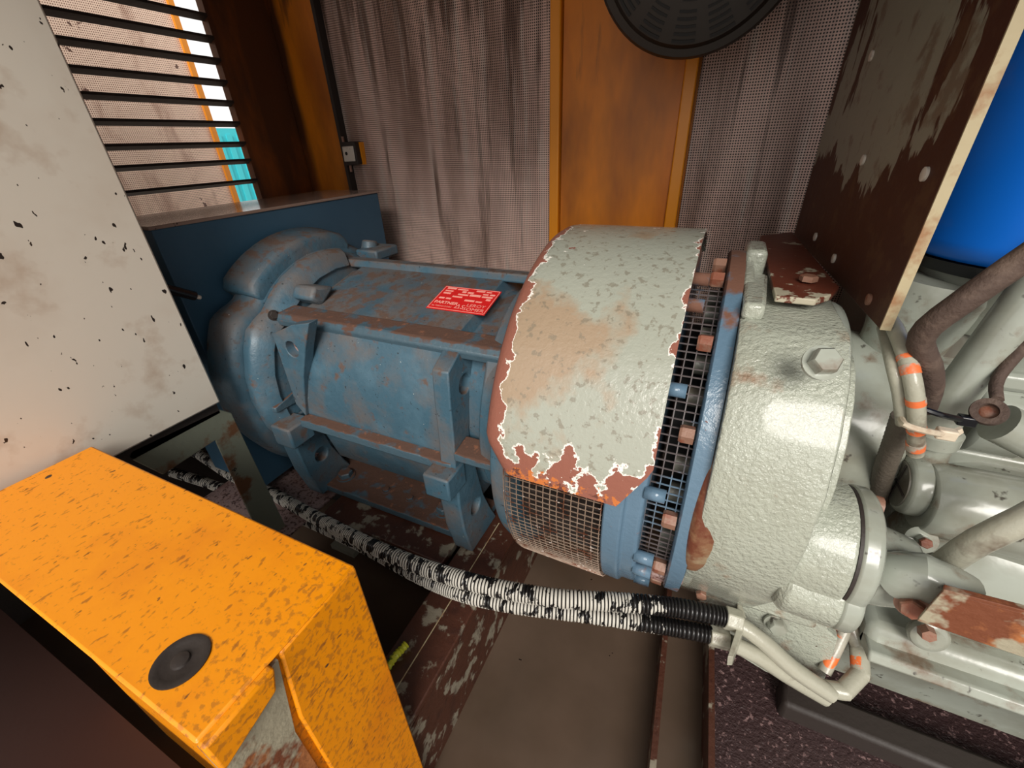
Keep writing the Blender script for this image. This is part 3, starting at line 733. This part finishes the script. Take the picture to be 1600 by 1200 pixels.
# sump
sp_ = []
MB().yz([(-.20, -.22), (-.22, -.27), (-.16, -.34), (-.12, -.50), (.3, -.50), (.35, -.22)], .36, 1.9).build('sump', m_grey_smooth, en, bevel=.015)
MB().yz([(-.235, -.245), (-.245, -.262), (-.19, -.275), (-.19, -.25)], .36, 1.9).build('sump_lip', m_grey_smooth, en, bevel=.004)
MB().box((.30, -.22, -.585), (1.9, -.16, -.52)).build('engine_rail', m_dark, en, bevel=.01)
b = MB(); b.turn([(0, .026), (.014, .028), (.02, .022)], at(1446, 985, 'y', -.20), (0, -1, .3), 28); b.build('sump_plug_boss', m_grey_smooth, en, bevel=.004)
b = MB(); b.turn([(0, .012), (.014, .010)], at(1446, 985, 'y', -.225), (0, -1, .3), 6); b.build('sump_plug', m_bolt_rust, en)

# starter motor / pump with slotted cap
sm = thing('starter_motor', 'grey cylindrical motor with slotted round end cap, right of housing', 'motor', (.45, -.16, .02))
c_ = at(1408, 755, 'x', .33); cy2, cz2 = c_.y, c_.z
MB().lathe([(.352, .035), (.352, .052), (.365, .057), (.56, .062), (.588, .055), (.60, .03)], cy2-.01, cz2-.008, 48).build('motor_body', m_grey_smooth, sm, bevel=.003)
MB().lathe([(.3275, .030), (.3275, .040), (.331, .045), (.338, .047), (.352, .047), (.354, .03)], cy2, cz2, 48).build('cap_rim', m_grey_smooth, sm, bevel=.002)
MB().lathe([(.3255, .036), (.3275, .037), (.330, .037)], cy2, cz2, 40).build('end_cap', m_grey_dark, sm)
MB().box((.3240, cy2-.034, cz2-.0018), (.3262, cy2+.034, cz2+.0018)).build('cap_slot', m_dark, sm)
MB().box((.3240, cy2-.0018, cz2-.034), (.3262, cy2+.0018, cz2+.034)).build('cap_slot', m_dark, sm)
MB().prism([(.36, cy2-.05, cz2-.03), (.54, cy2-.05, cz2-.03), (.50, cy2-.02, cz2-.11), (.36, cy2+.0, cz2-.13)], (0, .07, 0)).build('mount_foot', m_grey_smooth, sm, bevel=.012)
b = MB(); p = at(1438, 842, 'y', cy2-.055); b.turn([(0, .020), (.005, .020)], p, (-.1, -1, .5), 24); b.hexhead(p, (-.1, -1, .5), .009, .014, False); b.build('bolt', m_grey_smooth, sm)
MB().hexhead(p+Vector((0, -.012, .006)), (-.1, -1, .5), .008, .008, False).build('bolt_end', m_bolt_rust, sm)

# blue canister
bc = thing('oil_canister', 'large bright blue canister behind the plate at upper right', 'canister', (.42, .08, .36))
MB().turn([(.0, .150), (.012, .163), (.03, .168), (.75, .168), (.76, .15)], (.445, .105, .352), (.02, 0, 1), 72).build('canister_body', m_canblue, bc)
MB().turn([(-.012, .13), (-.012, .148), (.006, .155)], (.445, .105, .344), (.02, 0, 1), 72).build('seal_ring', m_blackrub, bc)
MB().turn([(-.09, .11), (-.05, .13), (0, .135)], (.445, .105, .332), (.02, 0, 1), 48).build('filter_head', m_grey_smooth, bc)

# suspended plate with tab
sp = thing('mounting_plate', 'tall rust-brown flaking steel plate standing left of the blue canister', 'plate', (.19, .1, .31))
fb = at(1375, 515, 'y', -.185); bb_ = at(1240, 368, 'y', .45); bt = at(1310, 0, 'y', .45)
ft = at(1592, 5, 'y', -.185)
ft2 = fb + (ft-fb)*2.2; bt2 = bb_ + (bt-bb_)*1.2
mid = at(1308, 455, 'z', .306)
P = [fb, mid, bb_, bt2, ft2]
nrm = (ft2-fb).cross(bb_-fb).normalized()
nrm = nrm if nrm.x > 0 else -nrm
P = [q_ - nrm*((q_-fb).dot(nrm)) for q_ in P]
MB().prism(P, nrm*.010).build('plate_sheet', m_plate, sp, bevel=.001)
b = MB(); b.prism([fb+Vector((-.0005, -.001, 0)), ft2+Vector((-.0005, -.001, 0)), ft2+Vector((.011, -.001, 0)), fb+Vector((.011, -.001, 0))], (0, .003, 0)); b.build('cut_edge', m_plate_edge, sp)
P = [at(a, c, 'z', .322) for a, c in ((1188, 368), (1212, 462), (1275, 468), (1300, 460), (1312, 448), (1238, 362))]
MB().prism(P, (0, 0, -.010)).build('tab', m_tab, sp, bevel=.002)
b = MB(); b.hexhead(at(1262, 440, 'z', .324), (0, 0, 1), .013, .010, False); b.build('bolt', m_bolt_rust, sp)
hm = bolt_mesh('rivet', .010, .006, m_steel, (-1, 0, 0), False)
def onplate(px_, py_):
    d = Vector(ROT @ np.array((px_-800., py_-600., F))); t_ = (fb - Vector(CAM)).dot(nrm)/d.dot(nrm); return Vector(CAM) + d*t_
for a in ((1304, 404), (1359, 468), (1447, 272), (1275, 370), (1350, 250), (1363, 87)):
    b = MB(); b.turn([(0, .008), (.003, .008), (.004, .005)], onplate(*a), -nrm, 14); b.build('stud', m_bolt_rust if a == (1359, 468) else m_steel, sp)

# hoses, pipes and looms on the engine side
b = MB(); b.tube([at(1660, 365, 'y', -.24), at(1580, 418, 'y', -.24), at(1499, 475, 'y', -.24), at(1451, 511, 'y', -.23), at(1438, 537, 'y', -.22), at(1450, 568, 'y', -.21), at(1455, 600, 'y', -.19), at(1445, 636, 'y', -.16)], .0132, 20)
tag(b.build('coolant_hose', m_brownhose), 'dusty brown rubber hose curving down from the right edge', 'hose')
b = MB(); b.tube([at(1680, 370, 'y', -.06), at(1590, 488, 'y', -.09), at(1520, 580, 'y', -.10), at(1474, 645, 'y', -.11), at(1440, 735, 'y', -.10)], .025, 24)
pp_ = tag(b.build('engine_pipe', m_grey_smooth), 'thick pale grey diagonal pipe on the engine behind the brown hose', 'pipe')
p = at(1458, 690, 'y', -.11); q = at(1478, 645, 'y', -.11)
b = MB(); b.turn([(0, .029), (.02, .030), (.025, .025)], p, (q-p), 24); b.build('collar', m_grey_smooth, pp_)
b = MB(); b.tube([at(1380, 512, 'y', -.13), at(1394, 568, 'y', -.21), at(1405, 616, 'y', -.225), at(1410, 662, 'y', -.225)], .0075, 16)
tag(b.build('wiring_loom', m_tube), 'pale taped loom nearest the flywheel housing, ending at the cable tie', 'loom')
b = MB(); b.tube([at(1412, 650, 'y', -.19), at(1398, 690, 'y', -.17), at(1380, 740, 'y', -.14), at(1372, 780, 'y', -.12)], .0135, 16, step=.004, rf=lambda L, i: .0135 + .0008*(i % 2))
tag(b.build('ribbed_hose', m_tubedull), 'dull brown ribbed hose running down left of the slotted motor cap', 'hose')
def catm(P, i, t):
    p0 = P[max(i-1, 0)]; p1 = P[i]; p2 = P[i+1]; p3 = P[min(i+2, len(P)-1)]
    return .5*((2*p1) + (p2-p0)*t + (2*p0-5*p1+4*p2-p3)*t*t + (3*p1-p0-3*p2+p3)*t**3)
L2 = [at(1388, 498, 'y', -.14), at(1398, 512, 'y', -.17), at(1414, 552, 'y', -.21), at(1427, 600, 'y', -.235), at(1432, 650, 'y', -.235), at(1430, 708, 'y', -.215)]
b = MB(); b.tube(L2, .0095, 18)
lo2 = tag(b.build('wiring_loom', m_tube), 'taped loom with orange bands between the plate and the motor', 'loom')
for i_, f_, g_ in ((2, .10, .24), (2, .42, .70), (3, .46, .64), (4, .26, .36), (4, .62, .80)):
    MB().tube([catm(L2, i_, f_ + (g_-f_)*k_/4) for k_ in range(5)], .0101, 18).build('orange_band', m_band, lo2)
def tie(pts, name, mat, label, head):
    b = MB(); b.tube(pts, .004, 8); o = tag(b.build(name, mat), label, 'cable tie')
    h = Vector(head); MB().box(h-Vector((.010, .006, .007)), h+Vector((.010, .006, .007))).build('tie_head', mat, o, bevel=.002); return o
tie([at(1408, 655, 'y', -.24), at(1415, 664, 'y', -.262), at(1440, 672, 'y', -.262), at(1470, 678, 'y', -.24)], 'cable_tie', m_whitetie, 'cream cable tie round the orange-banded loom', at(1478, 678, 'y', -.235))
b = MB(); p = at(1476, 680, 'y', -.235); b.prism([p, at(1504, 670, 'y', -.22), at(1506, 676, 'y', -.22), at(1486, 690, 'y', -.235)], (0, .006, 0)); b.build('tie_tail', m_whitetie, bpy.data.objects['cable_tie'])
tie([at(1445, 640, 'y', -.20), at(1470, 648, 'y', -.20), at(1500, 655, 'y', -.18)], 'cable_tie', m_blackrub, 'black cable tie across the thick grey pipe', at(1510, 657, 'y', -.17))
# eyelet
e_ = at(1545, 645, 'y', -.16); ey = thing('hose_eyelet', 'rusty round banjo fitting with thin pipe at the right edge', 'fitting', e_)
b = MB(); b.turn([(0, .009), (0, .017), (.008, .0185), (.016, .017), (.016, .010), (.006, .009)], e_, (-.45, -.7, .5), 32); b.build('ring', m_brownhose, ey)
b = MB(); b.turn([(.0, .009), (.006, .009), (.008, .006)], e_, (-.45, -.7, .5), 20); b.build('screw', m_bolt_rust, ey)
b = MB(); b.tube([e_+Vector((0, .0, .02)), at(1560, 590, 'y', -.13), at(1610, 530, 'y', -.11)], .007, 10); b.build('thin_pipe', m_brownhose, ey)
b = MB(); b.tube([at(1620, 690, 'y', -.12), at(1560, 660, 'y', -.12)], .028, 24); b.build('fitting_body', m_grey_smooth, ey)
# lower hose
b = MB(); b.tube([at(1660, 780, 'y', -.26), at(1600, 812, 'y', -.28), at(1530, 845, 'y', -.28), at(1470, 885, 'y', -.26), at(1430, 915, 'y', -.22)], .0155, 18)
tag(b.build('lower_hose', m_tube), 'grey paint-streaked hose running down from the right edge', 'hose')
# rusty strap bar
P = [at(a, c, 'y', -.36) for a, c in ((1432, 970), (1472, 925), (1700, 985), (1700, 1058), (1600, 1028))]
rbx = thing('strap_bar', 'flat rusty steel strap bar leaving at the lower right edge', 'bar', P[0])
MB().prism(P, (.004, .008, 0)).build('bar_face', m_rustbar, rbx, bevel=.001)
P2 = [at(a, c, 'y', -.36) for a, c in ((1472, 926), (1474, 921), (1700, 980), (1700, 986))]
MB().prism(P2, (.003, .009, 0)).build('bar_edge', m_rustbar, rbx, bevel=.001)
b = MB(); b.tube([at(1395, 900, 'y', -.30), at(1440, 900, 'y', -.31), at(1500, 930, 'y', -.31)], .03, 20); tag(b.build('bracket_arm', m_grey_smooth), 'stout grey bracket arm holding the rusty strap bar', 'bracket')
b = MB(); b.hexhead(at(1425, 945, 'y', -.33), (-.3, -1, .2), .014, .014, True); tag(b.build('arm_bolt', m_bolt_rust), 'rusty bolt under the grey bracket arm', 'bolt')

# ================================================================== CONDUITS
def corr(path, r, name, label, mat, extra=None, group=None):
    b = MB(); pitch = .0068
    b.tube(path, r, 16, step=pitch/6, rf=lambda L, i: r*(1 + .08*(1, 1.15, 1, .3, -1.3, .3)[i % 6]))
    o = b.build(name, mat); o.data.materials.append(m_groove)
    for p in o.data.polygons[:-2]:
        if (p.index//16) % 6 in (3, 4): p.material_index = 1
    return tag(o, label, 'conduit', group)
pa = [at(280, 690, 'z', -.38), at(325, 718, 'z', -.375), at(372, 748, 'z', -.37), at(430, 774, 'z', -.365), at(500, 812, 'z', -.33), at(600, 862, 'z', -.27), at(720, 905, 'z', -.235), at(850, 932, 'z', -.225), at(980, 942, 'z', -.225), at(1060, 950, 'z', -.23), at(1134, 964, 'z', -.24)]
corr(pa, .0165, 'corrugated_conduit', 'upper of two corrugated conduits with white paint peeling off black', m_cond)
pb = [at(560, 850, 'z', -.36), at(650, 898, 'z', -.31), at(720, 927, 'z', -.275), at(800, 945, 'z', -.265), at(900, 958, 'z', -.265), at(1000, 972, 'z', -.265), at(1060, 982, 'z', -.268), at(1112, 992, 'z', -.272)]
pb = [at(270, 738, 'z', -.40), at(330, 757, 'z', -.41), at(400, 782, 'z', -.41), at(460, 805, 'z', -.41)] + pb
corr(pb, .0150, 'corrugated_conduit', 'lower of two corrugated conduits with white paint peeling off black', m_cond)
b = MB(); b.tube([at(300, 705, 'z', -.34), at(345, 742, 'z', -.36), at(400, 768, 'z', -.365)], .02, 14); b.b.free()
# glands and clamp plate
gl = thing('gland_bracket', 'pale two-hole clamp bracket holding the conduit ends', 'bracket', at(1155, 985, 'z', -.26))
def gland(p, q, r):
    b = MB(); b.turn([(0, r), ((q-p).length, r)], p, q-p, 6); b.build('gland_nut', m_tube, gl, bevel=.002)
gland(at(1132, 964, 'z', -.24), at(1157, 972, 'z', -.244), .021)
gland(at(1108, 992, 'z', -.272), at(1138, 1000, 'z', -.275), .019)
P = [at(a, c, 'z', -.24) for a, c in ((1152, 940), (1158, 940), (1166, 965), (1160, 990), (1146, 1026), (1137, 1026), (1150, 985))]
MB().prism(P, (.004, .003, -.03)).build('clamp_plate', m_tube, gl, bevel=.001)
b = MB(); b.tube([at(1155, 975, 'z', -.245), at(1190, 1000, 'z', -.26), at(1240, 1045, 'z', -.30), at(1300, 1085, 'z', -.33)], .0145, 14)
tag(b.build('loom_tube', m_tube), 'upper paint-covered loom tube leaving the clamp bracket', 'tube')
b = MB(); b.tube([at(1140, 1004, 'z', -.275), at(1180, 1022, 'z', -.29), at(1230, 1055, 'z', -.33), at(1290, 1090, 'z', -.37)], .0145, 14)
tag(b.build('loom_tube', m_tube), 'lower paint-covered loom tube leaving the clamp bracket', 'tube')
b = MB()
lp = [at(1285, 1075, 'z', -.33), at(1318, 1080, 'z', -.325), at(1345, 1052, 'z', -.31), at(1342, 1010, 'z', -.29), at(1320, 962, 'z', -.26)]
for a, c in zip(lp, lp[1:]): b.cyl(a, c, .0145, 12)
for a in lp[1:-1]: b.turn([(-.0125, .006), (-.009, .012), (0, .0148), (.009, .012), (.0125, .006)], a, (1, 0, 0), 12)
tag(b.build('loom_loop', m_tube), 'angular grey taped loom loop beside the skirt plate', 'loom')
b = MB(); b.tube([at(1288, 1050, 'z', -.33), at(1305, 1015, 'z', -.30), at(1322, 980, 'z', -.27)], .011, 12)
tag(b.build('inner_loom', m_tube2), 'short orange-flecked loom inside the angular loop', 'loom')
